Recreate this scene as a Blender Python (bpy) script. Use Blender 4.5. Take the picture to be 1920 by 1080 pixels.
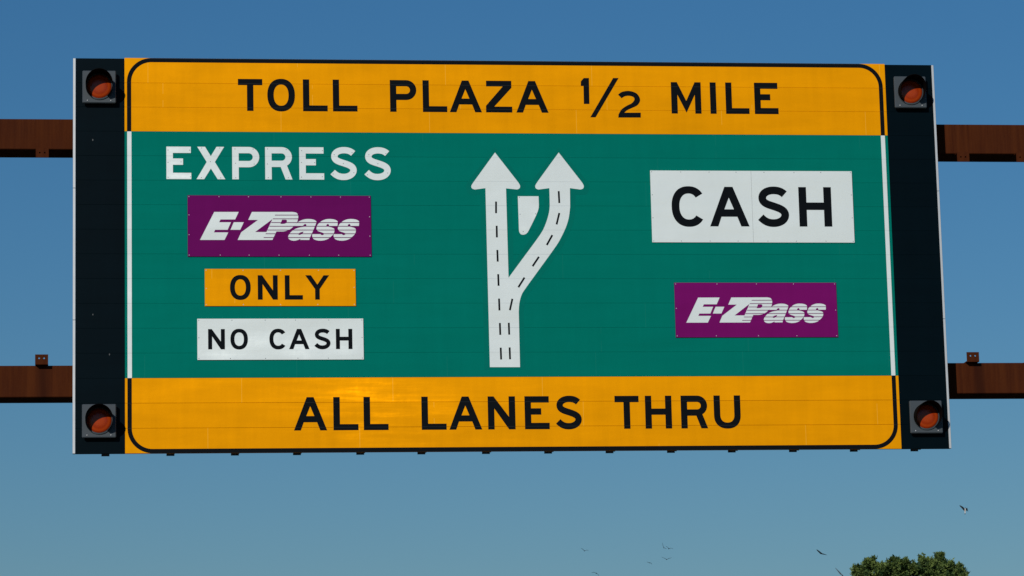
import bpy, bmesh, math, random
from mathutils import Vector, Matrix, Euler
from mathutils.geometry import tessellate_polygon

for o in list(bpy.data.objects):
    bpy.data.objects.remove(o)
R = math.radians
random.seed(11)
scene = bpy.context.scene
COL = scene.collection

# ------------------------------------------------------------------ camera
CAM_LOC = Vector((-5.0566, -40.3038, 1.65))
CAM_ROT = Euler((R(100.66254), R(1.30472), R(-6.85031)), 'XYZ')
FPX = 6322.907
cam = bpy.data.cameras.new('camera')
cam.sensor_width = 36.0
cam.lens = FPX * 36.0 / 1920.0
cam.clip_start = 0.5
cam.clip_end = 9000.0
cam_ob = bpy.data.objects.new('camera', cam)
cam_ob.location = CAM_LOC
cam_ob.rotation_euler = CAM_ROT
COL.objects.link(cam_ob)
scene.camera = cam_ob

# ------------------------------------------------------------------ sky and sun
SUN_EL, SUN_AZ = R(24.0), R(30.0)          # low evening sun, behind and left of the viewer
sun_dir = Vector((-math.sin(SUN_AZ) * math.cos(SUN_EL), -math.cos(SUN_AZ) * math.cos(SUN_EL), math.sin(SUN_EL)))
world = bpy.data.worlds.new('World')
scene.world = world
world.use_nodes = True
nt = world.node_tree
nt.nodes.clear()
wo = nt.nodes.new('ShaderNodeOutputWorld')
bg = nt.nodes.new('ShaderNodeBackground')
sky = nt.nodes.new('ShaderNodeTexSky')
sky.sky_type = 'NISHITA'
sky.sun_disc = False
sky.sun_elevation = SUN_EL
sky.sun_rotation = R(180.0) + SUN_AZ
sky.altitude = 0.0
sky.air_density = 1.5
sky.dust_density = 0.1
sky.ozone_density = 10.0
hsv = nt.nodes.new('ShaderNodeHueSaturation')
hsv.inputs['Saturation'].default_value = 1.09
nt.links.new(sky.outputs[0], hsv.inputs['Color'])
nt.links.new(hsv.outputs[0], bg.inputs['Color'])
bg.inputs['Strength'].default_value = 0.058
nt.links.new(bg.outputs[0], wo.inputs['Surface'])

sl = bpy.data.lights.new('sun', 'SUN')
sl.energy = 3.3
sl.angle = R(0.5)
sl.color = (1.0, 0.93, 0.84)
so = bpy.data.objects.new('sun', sl)
so.rotation_euler = sun_dir.to_track_quat('Z', 'Y').to_euler()
so.location = (-20, -40, 40)
COL.objects.link(so)

scene.view_settings.view_transform = 'Standard'
scene.view_settings.look = 'None'
scene.view_settings.exposure = 0.0
scene.view_settings.gamma = 1.0

# ------------------------------------------------------------------ helpers
CM = CAM_ROT.to_matrix()
CR, CU, CF = CM @ Vector((1, 0, 0)), CM @ Vector((0, 1, 0)), CM @ Vector((0, 0, -1))


def ray(px, py):
    return (CM @ Vector(((px - 960.0) / FPX, -(py - 540.0) / FPX, -1.0))).normalized()


ZC = 1.65 + 8.06611                 # height of the sign's centre
SH, SW = 4.877, 10.7553             # sixteen one-foot planks high
ZB = ZC - SH / 2                    # underside of the sign


def at(px, py, y=0.0):
    """survey: point of the vertical plane y seen at a photo pixel, in the sign's own frame (z from its underside)"""
    d = ray(px, py)
    t = (y - CAM_LOC.y) / d.y
    p = CAM_LOC + d * t
    return (p.x, p.z - ZB)


def lin(r, g, b):
    f = lambda c: (c / 255 / 12.92) if c / 255 <= 0.04045 else ((c / 255 + 0.055) / 1.055) ** 2.4
    return (f(r), f(g), f(b))


def link(name, me, parent=None):
    o = bpy.data.objects.new(name, me)
    COL.objects.link(o)
    if parent is not None:
        o.parent = parent
    return o


def obj(name, bm, mat, parent=None, smooth=False):
    bmesh.ops.recalc_face_normals(bm, faces=bm.faces)
    me = bpy.data.meshes.new(name)
    bm.to_mesh(me)
    bm.free()
    for m in (mat if isinstance(mat, (list, tuple)) else [mat]):
        me.materials.append(m)
    if smooth:
        for p in me.polygons:
            p.use_smooth = True
    return link(name, me, parent)


def thing(name, label, cat, loc=(0, 0, 0), group=None):
    o = bpy.data.objects.new(name, None)
    o.empty_display_size = 0.3
    o.location = loc
    COL.objects.link(o)
    tag(o, label, cat, group)
    return o


def tag(o, label, cat, group=None):
    o['label'] = label
    o['category'] = cat
    if group:
        o['group'] = group


def box(bm, x0, x1, y0, y1, z0, z1, bevel=0.0):
    r = bmesh.ops.create_cube(bm, size=1.0)
    vs = r['verts']
    for v in vs:
        v.co = Vector((x0 + (v.co.x + .5) * (x1 - x0), y0 + (v.co.y + .5) * (y1 - y0), z0 + (v.co.z + .5) * (z1 - z0)))
    if bevel:
        es = {e for v in vs for e in v.link_edges}
        bmesh.ops.bevel(bm, geom=list(es), offset=bevel, segments=1, affect='EDGES', profile=0.5)


def plate(bm, loops, yf, yb):
    """flat sheet cut to outlines (first loop the outside, the others holes), front face towards -Y"""
    pts3 = [[Vector((x, z, 0)) for x, z in lp] for lp in loops]
    flat = [p for lp in loops for p in lp]
    tris = tessellate_polygon(pts3)
    fr = [bm.verts.new((x, yf, z)) for x, z in flat]
    for t in tris:
        a, b, c = (flat[i] for i in t)
        ar = (b[0] - a[0]) * (c[1] - a[1]) - (c[0] - a[0]) * (b[1] - a[1])
        if abs(ar) < 1e-12:
            continue
        idx = t if ar > 0 else t[::-1]
        try:
            bm.faces.new([fr[i] for i in idx])
        except ValueError:
            pass
    k = 0
    for li, lp in enumerate(loops):
        n = len(lp)
        area = sum(lp[i][0] * lp[(i + 1) % n][1] - lp[(i + 1) % n][0] * lp[i][1] for i in range(n))
        bk = [bm.verts.new((x, yb, z)) for x, z in lp]
        rev = (area > 0) == (li == 0)
        for i in range(n):
            j = (i + 1) % n
            q = [fr[k + i], bk[i], bk[j], fr[k + j]]
            bm.faces.new(q if rev else q[::-1])
        k += n


def obj_keep(name, bm, mat, parent=None):
    me = bpy.data.meshes.new(name)
    bm.to_mesh(me)
    bm.free()
    me.materials.append(mat)
    return link(name, me, parent)


# ------------------------------------------------------------------ materials
class N:
    """small node-graph builder"""

    def __init__(self, name):
        self.m = bpy.data.materials.new(name)
        self.m.use_nodes = True
        self.t = self.m.node_tree
        self.t.nodes.clear()
        self.out = self.t.nodes.new('ShaderNodeOutputMaterial')
        self.tc = self.t.nodes.new('ShaderNodeTexCoord')

    def n(self, typ, **kw):
        nd = self.t.nodes.new(typ)
        for k, v in kw.items():
            setattr(nd, k, v)
        return nd

    def put(self, sock, v):
        if isinstance(v, bpy.types.NodeSocket):
            self.t.links.new(v, sock)
        else:
            sock.default_value = v

    def math(self, op, a, b=0.0, c=0.0):
        nd = self.n('ShaderNodeMath', operation=op)
        for i, v in enumerate((a, b, c)):
            self.put(nd.inputs[i], v)
        return nd.outputs[0]

    def mix(self, f, a, b):
        nd = self.n('ShaderNodeMix', data_type='RGBA')
        self.put(nd.inputs[0], f)
        for s, v in ((6, a), (7, b)):
            self.put(nd.inputs[s], (v[0], v[1], v[2], 1) if isinstance(v, tuple) else v)
        return nd.outputs[2]

    def noise(self, vec, scale, detail=3, rough=0.5, w=None):
        nd = self.n('ShaderNodeTexNoise', noise_dimensions='4D')
        self.put(nd.inputs['Vector'], vec)
        nd.inputs['Scale'].default_value = scale
        nd.inputs['Detail'].default_value = detail
        nd.inputs['Roughness'].default_value = rough
        nd.inputs['W'].default_value = w or 0.0
        return nd.outputs['Fac']

    def map(self, vec, scale):
        nd = self.n('ShaderNodeMapping')
        self.put(nd.inputs[0], vec)
        nd.inputs['Scale'].default_value = scale
        return nd.outputs[0]

    def ramp(self, fac, lo, hi):
        nd = self.n('ShaderNodeMapRange')
        self.put(nd.inputs[0], fac)
        nd.inputs[1].default_value = lo
        nd.inputs[2].default_value = hi
        return nd.outputs[0]

    def principled(self, color, rough, spec=0.3, metal=0.0, normal=None):
        p = self.n('ShaderNodeBsdfPrincipled')
        self.put(p.inputs['Base Color'], (color[0], color[1], color[2], 1) if isinstance(color, tuple) else color)
        self.put(p.inputs['Roughness'], rough)
        p.inputs['Specular IOR Level'].default_value = spec
        p.inputs['Metallic'].default_value = metal
        if normal is not None:
            self.put(p.inputs['Normal'], normal)
        return p

    def bump(self, h, strength, dist):
        nd = self.n('ShaderNodeBump')
        nd.inputs['Strength'].default_value = strength
        nd.inputs['Distance'].default_value = dist
        self.put(nd.inputs['Height'], h)
        return nd.outputs[0]

    def done(self, sh):
        self.t.links.new(sh, self.out.inputs['Surface'])
        return self.m


PLANK = SH / 16


def sheeting(name, color, gloss=0.14, rough=0.30, lines=0.25, seam=None, wear=0.10, flecks=0.0, dent=0.0025, seed=0.0, glint_spots=(), spec=0.02, prough=0.6):
    """retroreflective sheeting on extruded planks: faint sheet joints, scuffs, uneven gleam"""
    g = N(name)
    oc = g.tc.outputs['Object']
    sep = g.n('ShaderNodeSeparateXYZ')
    g.put(sep.inputs[0], oc)
    x, z = sep.outputs[0], sep.outputs[2]
    row = g.math('FLOOR', g.math('DIVIDE', z, PLANK))
    wn = g.n('ShaderNodeTexWhiteNoise', noise_dimensions='1D')
    g.put(wn.inputs['W'], g.math('ADD', row, 7.31 + seed))
    rnd = wn.outputs['Value']
    # scuffs: broad, stretched along the planks, and streaks running down
    v1 = g.noise(g.map(oc, (0.7, 1, 3.2)), 1.6, 4, 0.6, 1.7 + seed)
    v2 = g.noise(g.map(oc, (9.0, 1, 0.7)), 1.0, 3, 0.6, 4.2 + seed)
    tone = g.math('ADD', g.math('MULTIPLY', g.math('SUBTRACT', v1, 0.5), wear * 1.6), g.math('MULTIPLY', g.math('SUBTRACT', v2, 0.5), wear))
    tone = g.math('ADD', tone, g.math('MULTIPLY', g.math('SUBTRACT', rnd, 0.5), wear * 0.35))
    hv = g.n('ShaderNodeHueSaturation')
    hv.inputs['Color'].default_value = (*color, 1)
    g.put(hv.inputs['Value'], g.math('ADD', tone, 1.0))
    c = hv.outputs[0]
    if lines:
        u = g.math('FRACT', g.math('ADD', g.math('DIVIDE', x, 1.83), g.math('MULTIPLY', rnd, 3.7)))
        ln = g.math('LESS_THAN', g.math('ABSOLUTE', g.math('SUBTRACT', u, 0.5)), 0.0021)
        brk = g.math('GREATER_THAN', g.noise(g.map(oc, (0.4, 1, 1)), 2.3, 1, 0.5, 9 + seed), 0.47)
        f = g.math('MULTIPLY', g.math('MULTIPLY', ln, brk), lines)
        c = g.mix(f, c, tuple(min(1, k * 1.5 + 0.08) for k in color))
    if seam:
        fz = g.math('FRACT', g.math('DIVIDE', g.math('ADD', z, 0.0025), PLANK))
        sm = g.math('MULTIPLY', g.math('LESS_THAN', fz, 0.016), g.noise(oc, 3.0, 2, 0.5, 3 + seed))
        c = g.mix(sm, c, seam)
    if flecks:
        vo = g.n('ShaderNodeTexVoronoi')
        g.put(vo.inputs['Vector'], g.map(oc, (2.6, 0.0, 1.5)))
        vo.inputs['Scale'].default_value = 1.6
        sc = g.n('ShaderNodeSeparateColor')
        g.put(sc.inputs[0], vo.outputs['Color'])
        fl = g.math('MULTIPLY', g.math('LESS_THAN', vo.outputs['Distance'], 0.030), g.math('GREATER_THAN', sc.outputs[0], 0.40))
        c = g.mix(g.math('MULTIPLY', fl, flecks), c, (0.45, 0.47, 0.48))
    # uneven sheet: long ripples along each plank and a slight twist from plank to plank
    h1 = g.noise(g.map(oc, (0.55, 1, 1.5)), 1.0, 2, 0.5, 2.9 + seed)
    h2 = g.noise(g.map(oc, (1.3, 1, 22.0)), 1.0, 2, 0.5, 6.1 + seed)
    h3 = g.noise(g.map(oc, (6.0, 1, 7.0)), 1.0, 2, 0.5, 8.8 + seed)
    hh = g.math('ADD', g.math('MULTIPLY', h1, 30.0), g.math('ADD', g.math('MULTIPLY', h2, 0.55), g.math('MULTIPLY', h3, 1.2)))
    nb = g.bump(hh, 1.0, dent)
    if glint_spots:                        # placed sun glints: shading normals tilted sunward at chosen spots, broken into streaks
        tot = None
        for cx, cz, rx, rz, amt in glint_spots:
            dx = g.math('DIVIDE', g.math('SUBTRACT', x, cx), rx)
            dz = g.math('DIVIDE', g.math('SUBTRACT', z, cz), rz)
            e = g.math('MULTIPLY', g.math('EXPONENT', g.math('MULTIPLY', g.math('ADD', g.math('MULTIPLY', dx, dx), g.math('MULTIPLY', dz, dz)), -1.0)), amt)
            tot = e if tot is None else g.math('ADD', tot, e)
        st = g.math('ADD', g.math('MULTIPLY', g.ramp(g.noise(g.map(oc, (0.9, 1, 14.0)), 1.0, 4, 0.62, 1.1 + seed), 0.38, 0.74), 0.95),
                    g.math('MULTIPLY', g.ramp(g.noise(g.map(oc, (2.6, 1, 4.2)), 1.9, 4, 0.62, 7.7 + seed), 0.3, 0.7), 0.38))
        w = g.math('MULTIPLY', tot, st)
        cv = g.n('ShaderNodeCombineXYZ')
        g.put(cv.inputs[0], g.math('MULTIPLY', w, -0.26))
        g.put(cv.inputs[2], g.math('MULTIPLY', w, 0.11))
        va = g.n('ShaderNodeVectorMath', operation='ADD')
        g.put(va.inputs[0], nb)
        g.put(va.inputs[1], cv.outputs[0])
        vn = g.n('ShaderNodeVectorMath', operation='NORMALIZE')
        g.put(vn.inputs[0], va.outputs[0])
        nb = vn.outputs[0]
    p = g.principled(c, prough, spec)
    gl = g.n('ShaderNodeBsdfGlossy')
    g.put(gl.inputs['Color'], c)
    gl.inputs['Roughness'].default_value = rough
    g.put(gl.inputs['Normal'], nb)
    ms = g.n('ShaderNodeMixShader')
    ms.inputs[0].default_value = gloss
    g.t.links.new(p.outputs[0], ms.inputs[1])
    g.t.links.new(gl.outputs[0], ms.inputs[2])
    return g.done(ms.outputs[0])


def paint(name, color, rough=0.5, spec=0.3, metal=0.0, var=0.12, scale=6.0, bump=0.0):
    g = N(name)
    oc = g.tc.outputs['Object']
    f = g.noise(oc, scale, 5, 0.6, 0.4)
    c = g.mix(f, tuple(k * (1 - var) for k in color), tuple(min(1, k * (1 + var)) for k in color))
    nb = g.bump(g.noise(oc, scale * 9, 3, 0.6, 2.2), 0.4, bump) if bump else None
    return g.done(g.principled(c, rough, spec, metal, nb).outputs[0])


M = {}
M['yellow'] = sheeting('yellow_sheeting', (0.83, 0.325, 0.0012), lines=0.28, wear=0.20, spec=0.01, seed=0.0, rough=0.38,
                       glint_spots=((*at(705, 775), 1.05, 0.50, 0.66), (*at(950, 740), 0.9, 0.35, 0.30), (*at(560, 720), 1.2, 0.25, 0.30), (*at(1000, 840), 1.5, 0.12, 0.3)))
M['green'] = sheeting('green_sheeting', (0.0006, 0.168, 0.128), lines=0.06, wear=0.11, seed=3.0, spec=0.005)
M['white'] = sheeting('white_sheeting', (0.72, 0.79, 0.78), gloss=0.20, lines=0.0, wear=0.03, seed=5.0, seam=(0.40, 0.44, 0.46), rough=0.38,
                      glint_spots=((*at(560, 655), 0.24, 0.14, 0.50), (*at(625, 645), 0.24, 0.12, 0.38), (*at(480, 640), 0.4, 0.16, 0.26), (*at(415, 662), 0.3, 0.12, 0.30),
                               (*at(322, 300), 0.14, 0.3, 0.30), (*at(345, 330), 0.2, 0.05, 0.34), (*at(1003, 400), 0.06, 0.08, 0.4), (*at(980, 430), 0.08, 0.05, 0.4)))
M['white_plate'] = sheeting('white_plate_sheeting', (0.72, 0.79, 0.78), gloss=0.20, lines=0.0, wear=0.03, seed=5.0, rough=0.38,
                      glint_spots=((*at(560, 655), 0.24, 0.14, 0.50), (*at(625, 645), 0.24, 0.12, 0.38), (*at(480, 640), 0.4, 0.16, 0.26), (*at(415, 662), 0.3, 0.12, 0.30),
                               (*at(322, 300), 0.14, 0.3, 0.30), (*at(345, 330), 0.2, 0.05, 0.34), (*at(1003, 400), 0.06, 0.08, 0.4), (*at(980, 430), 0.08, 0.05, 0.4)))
M['purple'] = sheeting('purple_sheeting', (0.130, 0.0052, 0.100), gloss=0.10, lines=0.0, wear=0.12, seed=8.0, spec=0.01)
M['purple_fresh'] = sheeting('newer_purple_sheeting', (0.168, 0.0058, 0.120), gloss=0.10, lines=0.0, wear=0.14, seed=9.0, spec=0.01)
M['navy'] = sheeting('navy_panel_paint', (0.0007, 0.0046, 0.0075), gloss=0.10, rough=0.4, lines=0.0, flecks=0.2, wear=0.25, seed=12.0, spec=0.045, prough=0.42)
M['ink'] = sheeting('black_sheeting', (0.0052, 0.0068, 0.0090), gloss=0.10, rough=0.35, lines=0.0, seam=(0.035, 0.040, 0.045), wear=0.2, seed=15.0)
M['ink_plate'] = sheeting('black_plate_sheeting', (0.0052, 0.0068, 0.0090), gloss=0.10, rough=0.35, lines=0.0, wear=0.2, seed=15.0)
M['trim'] = paint('bare_aluminium_trim', (0.55, 0.58, 0.60), 0.45, 0.4, 0.35, 0.10, 9.0)
M['back'] = paint('mill_aluminium', (0.10, 0.105, 0.11), 0.6, 0.2, 0.0, 0.1)
M['rivet_pale'] = paint('aluminium_rivet', (0.48, 0.50, 0.52), 0.5, 0.3, 0.2, 0.05)
M['rivet_dark'] = paint('weathered_rivet', (0.16, 0.17, 0.18), 0.6, 0.2, 0.0, 0.05)
M['housing'] = paint('grey_polycarbonate', (0.050, 0.064, 0.076), 0.55, 0.25, 0.0, 0.10, 5.0)
M['visor'] = paint('matt_black_visor', (0.0028, 0.003, 0.0032), 0.7, 0.04, 0.0, 0.1)


def rust_mat():
    g = N('weathering_steel')
    oc = g.tc.outputs['Object']
    a = g.noise(g.map(oc, (14, 3, 0.8)), 1.0, 5, 0.65, 1.0)
    b = g.noise(g.map(oc, (1.2, 1, 1.0)), 1.3, 4, 0.6, 5.0)
    d = g.noise(oc, 60.0, 3, 0.6, 3.0)
    sp = g.n('ShaderNodeSeparateXYZ')
    g.put(sp.inputs[0], oc)
    run = g.math('ABSOLUTE', g.math('SUBTRACT', g.math('FRACT', g.math('ADD', g.math('DIVIDE', g.math('SUBTRACT', sp.outputs[0], -5.735), 0.7735), 0.5)), 0.5))
    run = g.math('MULTIPLY', g.ramp(g.math('ADD', run, g.math('MULTIPLY', a, 0.05)), 0.17, 0.06), g.math('LESS_THAN', sp.outputs[2], ZB + 2.0))
    c = g.mix(g.ramp(a, 0.30, 0.70), (0.040, 0.0095, 0.0040), (0.074, 0.0200, 0.0058))
    c = g.mix(g.math('MULTIPLY', g.ramp(b, 0.45, 0.75), 0.5), c, (0.034, 0.0095, 0.0065))
    c = g.mix(g.math('MULTIPLY', g.ramp(d, 0.5, 0.8), 0.3), c, (0.085, 0.030, 0.012))
    c = g.mix(g.math('MULTIPLY', run, 0.6), c, (0.020, 0.0060, 0.0040))
    return g.done(g.principled(c, 0.85, 0.03, 0.0, g.bump(d, 0.3, 0.004)).outputs[0])


M['rust'] = rust_mat()


def lens_mat():
    g = N('amber_lens')
    oc = g.tc.outputs['Object']
    vo = g.n('ShaderNodeTexVoronoi')
    g.put(vo.inputs['Vector'], oc)
    vo.inputs['Scale'].default_value = 95.0
    vo.inputs['Randomness'].default_value = 0.0
    c = g.mix(g.ramp(vo.outputs['Distance'], 0.1, 0.6), (0.44, 0.062, 0.006), (0.24, 0.022, 0.003))
    p = g.principled(c, 0.2, 0.28, 0.0, g.bump(vo.outputs['Distance'], 0.25, 0.003))
    return g.done(p.outputs[0])


M['lens'] = lens_mat()

# ------------------------------------------------------------------ ground and road
def ground_mat():
    g = N('grass_ground')
    oc = g.tc.outputs['Object']
    f = g.noise(oc, 0.4, 6, 0.65, 0)
    return g.done(g.principled(g.mix(f, (0.05, 0.07, 0.02), (0.11, 0.11, 0.045)), 0.9, 0.1).outputs[0])


def road_mat():
    g = N('asphalt')
    oc = g.tc.outputs['Object']
    f = g.noise(oc, 3.0, 6, 0.7, 0)
    return g.done(g.principled(g.mix(f, (0.045, 0.045, 0.046), (0.065, 0.064, 0.062)), 0.9, 0.15).outputs[0])


def sheet(name, x0, x1, y0, y1, z, mat):
    bm = bmesh.new()
    bm.faces.new([bm.verts.new(p) for p in ((x0, y0, z), (x1, y0, z), (x1, y1, z), (x0, y1, z))])
    o = obj_keep(name, bm, mat)
    o['kind'] = 'structure'
    return o


sheet('ground', -4000, 4000, -4000, 4000, 0.0, ground_mat())
sheet('road', -13.0, 13.0, -600, 1500, 0.004, road_mat())
bm = bmesh.new()
def quad(x0, x1, y0, y1, z):
    bm.faces.new([bm.verts.new(p) for p in ((x0, y0, z), (x1, y0, z), (x1, y1, z), (x0, y1, z))])
for xe in (-9.1, 8.95):
    quad(xe, xe + 0.15, -600, 1500, 0.008)
for xl in (-5.4, -1.8, 1.8, 5.4):
    for k in range(-10, 40):
        quad(xl - 0.06, xl + 0.06, k * 12.0, k * 12.0 + 3.0, 0.008)
o = obj_keep('road_marking', bm, paint('white_road_paint', (0.7, 0.7, 0.68), 0.8, 0.2))
o['kind'] = 'structure'

# ------------------------------------------------------------------ gantry
BF = 0.33                            # front face of the beams behind the sign face
BD = 0.47                            # depth of the beams


def mean_z(pts, y):
    return sum(at(px, py, y)[1] for px, py in pts) / len(pts)


UB_T = mean_z(((70, 224.3), (1850, 232.5)), BF)
UB_B = mean_z(((70, 281.3), (1850, 287.0)), BF)
LB_T = mean_z(((70, 686.0), (1850, 679.8)), BF)
LB_B = mean_z(((70, 746.0), (1850, 736.4)), BF)
POST_X = [at((a + b) / 2, 850, 0.07)[0] for a, b in ((191, 204.5), (313, 327), (434.5, 448), (551, 565), (670, 684), (785, 799), (906, 921),
          (1023, 1038), (1139, 1153), (1255, 1268), (1369, 1383), (1484, 1498), (1599, 1612), (1713, 1726))]
gantry = thing('sign_gantry', 'rust brown weathering steel gantry beams carrying the big toll sign', 'gantry', (0, 0, 0))
LUG_Y = BF - 0.085                   # front of the lugs


def lug_bm(up):
    bm = bmesh.new()
    w, h, t = 0.078, 0.122, 0.012
    s = 1 if up else -1
    hs = [(-0.030, 0.5 * h), (0.030, 0.5 * h)] if not up else [(-0.030, 0.62 * h), (0.030, 0.62 * h)]
    out = [(-w, 0), (w, 0), (w, s * h), (-w, s * h)]
    holes = [[(cx + 0.0105 * math.cos(k * math.pi / 5), s * cz + 0.0105 * math.sin(k * math.pi / 5)) for k in range(10)] for cx, cz in hs]
    plate(bm, [out] + holes, 0.0, t)
    # back of the plate
    bm2 = bmesh.new()
    plate(bm2, [out] + holes, 0.0, 0.0001)
    for f in list(bm2.faces):
        if abs(f.normal.y) < 0.5:
            continue
        vs = [bm.verts.new((v.co.x, t, v.co.z)) for v in f.verts]
        bm.faces.new(vs[::-1])
    bm2.free()
    zz = sorted((0, s * t))
    box(bm, -w, w, t, 0.24, zz[0] + 0.0004, zz[1] + 0.0004)
    return bm


lug_up = lug_bm(True)
lug_dn = lug_bm(False)
me_up = bpy.data.meshes.new('lug')
lug_up.to_mesh(me_up)
me_dn = bpy.data.meshes.new('lug')
lug_dn.to_mesh(me_dn)
me_up.materials.append(M['rust'])
me_dn.materials.append(M['rust'])
lug_xs = list(POST_X)
# spacing of the posts
SP = (POST_X[-1] - POST_X[0]) / 13
lug_left = at(78, 680, LUG_Y)[0]
for k in range(3):
    lug_xs.append(lug_left - SP * k)
rt_u, rt_l = at(1806, 295, LUG_Y)[0], at(1824.5, 670, LUG_Y)[0]
for k in range(3):
    lug_xs.append((rt_u + rt_l) / 2 + (at(1917, 295, LUG_Y)[0] - rt_u) * k)
for zt, zb, up in ((UB_T, UB_B, False), (LB_T, LB_B, True)):
    bm = bmesh.new()
    box(bm, -17.0, 17.0, BF, BF + BD, ZB + zb, ZB + zt, 0.008)
    beam = obj('beam', bm, M['rust'], gantry)
    for lx in lug_xs:
        lg = link('lug', me_up if up else me_dn, beam)
        lg.location = (lx, LUG_Y, ZB + (zt + 0.0005 if up else zb - 0.0005))
for px_ in (-16.4, 16.4):
    bm = bmesh.new()
    box(bm, px_ - 0.28, px_ + 0.28, BF + BD + 0.003, BF + BD + 0.56, 0.0, ZB + UB_T + 0.3, 0.01)
    obj('column', bm, M['rust'], gantry)

# ------------------------------------------------------------------ the sign
sign = thing('guide_sign', 'wide green and yellow overhead toll plaza sign with split arrow between dark ends', 'road sign', (0, 0, ZB))
X_L, X_R = -SW / 2, SW / 2
xa = at(141.5, 480)[0]                # trim / side panel
xb = at(234.0, 480)[0]                # side panel / face
xc = (at(1659, 122)[0] + at(1690, 841)[0]) / 2
xd = at(1746, 122)[0]
Z_T = SH
Z_1 = PLANK * 13
Z_2 = PLANK * 3
TH = 0.045


def planks(bm, x0, x1, r0, r1, top_extra=0.0, gap=0.0005):
    for r in range(r0, r1):
        z0, z1 = r * PLANK + gap, (r + 1) * PLANK - gap
        if r == r1 - 1:
            z1 += top_extra
        box(bm, x0, x1, 0.0, TH, z0, z1, 0.0012)


bm = bmesh.new()
planks(bm, xa + 0.001, xb - 0.002, 0, 16)
obj('side_panel', bm, M['navy'], sign)
bm = bmesh.new()
planks(bm, xc + 0.002, xd - 0.001, 0, 16)
obj('side_panel', bm, M['navy'], sign)
bm = bmesh.new()
planks(bm, xb, xc, 13, 16, 0.010, 0.0008)
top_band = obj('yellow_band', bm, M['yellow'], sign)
bm = bmesh.new()
planks(bm, xb, xc, 3, 13)
green = obj('green_panel', bm, M['green'], sign)
bm = bmesh.new()
planks(bm, xb, xc, 0, 3, 0.0, 0.0013)
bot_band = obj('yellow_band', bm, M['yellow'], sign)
bm = bmesh.new()
box(bm, xa + 0.01, xd - 0.01, TH + 0.0006, TH + 0.006, 0.006, SH - 0.01)
obj('backing', bm, M['back'], sign)
for x0, x1 in ((X_L, xa), (xd, X_R)):
    bm = bmesh.new()
    for k in range(3):                 # cap channel in three lengths
        box(bm, x0, x1, -0.006, TH + 0.012, k * SH / 3 + 0.002, (k + 1) * SH / 3 - 0.002, 0.003)
    obj('edge_trim', bm, M['trim'], sign)
bm = bmesh.new()                       # one wide-flange post, copied
for a in ((-0.048, 0.048, 0.0, 0.008), (-0.048, 0.048, 0.142, 0.150), (-0.005, 0.005, 0.0082, 0.1418)):
    box(bm, a[0], a[1], a[2], a[3], -0.004, SH - 0.15)
post_me = bpy.data.meshes.new('mounting_post')
bm.to_mesh(post_me)
bm.free()
post_me.materials.append(M['back'])
for px_ in POST_X:
    p = link('mounting_post', post_me, sign)
    p.location = (px_, TH + 0.0125, 0)

# ---- borders
YF = -0.0006                            # applied sheeting sits proud of the planks


def arc(cx, cz, rx, rz, a0, a1, n=18):
    return [(cx + rx * math.cos(R(a0 + (a1 - a0) * k / n)), cz + rz * math.sin(R(a0 + (a1 - a0) * k / n))) for k in range(n + 1)]


BW = 0.052
bl = at(238.5, 480)[0]
br = (at(1655.5, 162)[0] + at(1681, 750)[0]) / 2
RO = 0.30
bt, bb = SH + 0.0085, 0.0015
top_border = ([(bl, Z_1)] + arc(bl + RO, bt - RO, RO, RO, 180, 90) + arc(br - RO, bt - RO, RO, RO, 90, 0) + [(br, Z_1), (br - BW, Z_1)]
              + arc(br - RO, bt - RO, RO - BW, RO - BW, 0, 90) + arc(bl + RO, bt - RO, RO - BW, RO - BW, 90, 180) + [(bl + BW, Z_1)])
bm = bmesh.new()
plate(bm, [top_border], YF, 0.0003)
obj_keep('border', bm, M['ink'], top_band)
bot_border = ([(bl, Z_2)] + arc(bl + RO, bb + RO, RO, RO, 180, 270) + arc(br - RO, bb + RO, RO, RO, 270, 360) + [(br, Z_2), (br - BW, Z_2)]
              + arc(br - RO, bb + RO, RO - BW, RO - BW, 360, 270) + arc(bl + RO, bb + RO, RO - BW, RO - BW, 270, 180) + [(bl + BW, Z_2)])
bm = bmesh.new()
plate(bm, [bot_border], YF, 0.0003)
obj_keep('border', bm, M['ink'], bot_band)
for x0 in (bl + 0.002, br - BW - 0.002):
    bm = bmesh.new()
    plate(bm, [[(x0, Z_2 + 0.001), (x0 + BW, Z_2 + 0.001), (x0 + BW, Z_1 - 0.001), (x0, Z_1 - 0.001)]], YF, 0.0003)
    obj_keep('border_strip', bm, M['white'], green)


# ---- lettering: rounded highway capitals drawn on a cap height of 1
def bez(p0, p1, p2, p3, n=10):
    o = []
    for k in range(n):
        t = k / n
        a, b, c, d = (1 - t) ** 3, 3 * t * (1 - t) ** 2, 3 * t * t * (1 - t), t ** 3
        o.append((a * p0[0] + b * p1[0] + c * p2[0] + d * p3[0], a * p0[1] + b * p1[1] + c * p2[1] + d * p3[1]))
    return o


def stroke(path, s):
    L, Rr = [], []
    n = len(path)
    for i, p in enumerate(path):
        a, b = path[max(0, i - 1)], path[min(n - 1, i + 1)]
        dx, dz = b[0] - a[0], b[1] - a[1]
        l = math.hypot(dx, dz)
        nx, nz = -dz / l * s / 2, dx / l * s / 2
        L.append((p[0] + nx, p[1] + nz))
        Rr.append((p[0] - nx, p[1] - nz))
    return L + Rr[::-1]


def sup(cx, cz, a, b, t0, t1, n, e=2.25):
    o = []
    for k in range(n + 1):
        t = R(t0 + (t1 - t0) * k / n)
        c, s = math.cos(t), math.sin(t)
        o.append((cx + a * math.copysign(abs(c) ** (2 / e), c), cz + b * math.copysign(abs(s) ** (2 / e), s)))
    return o


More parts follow.
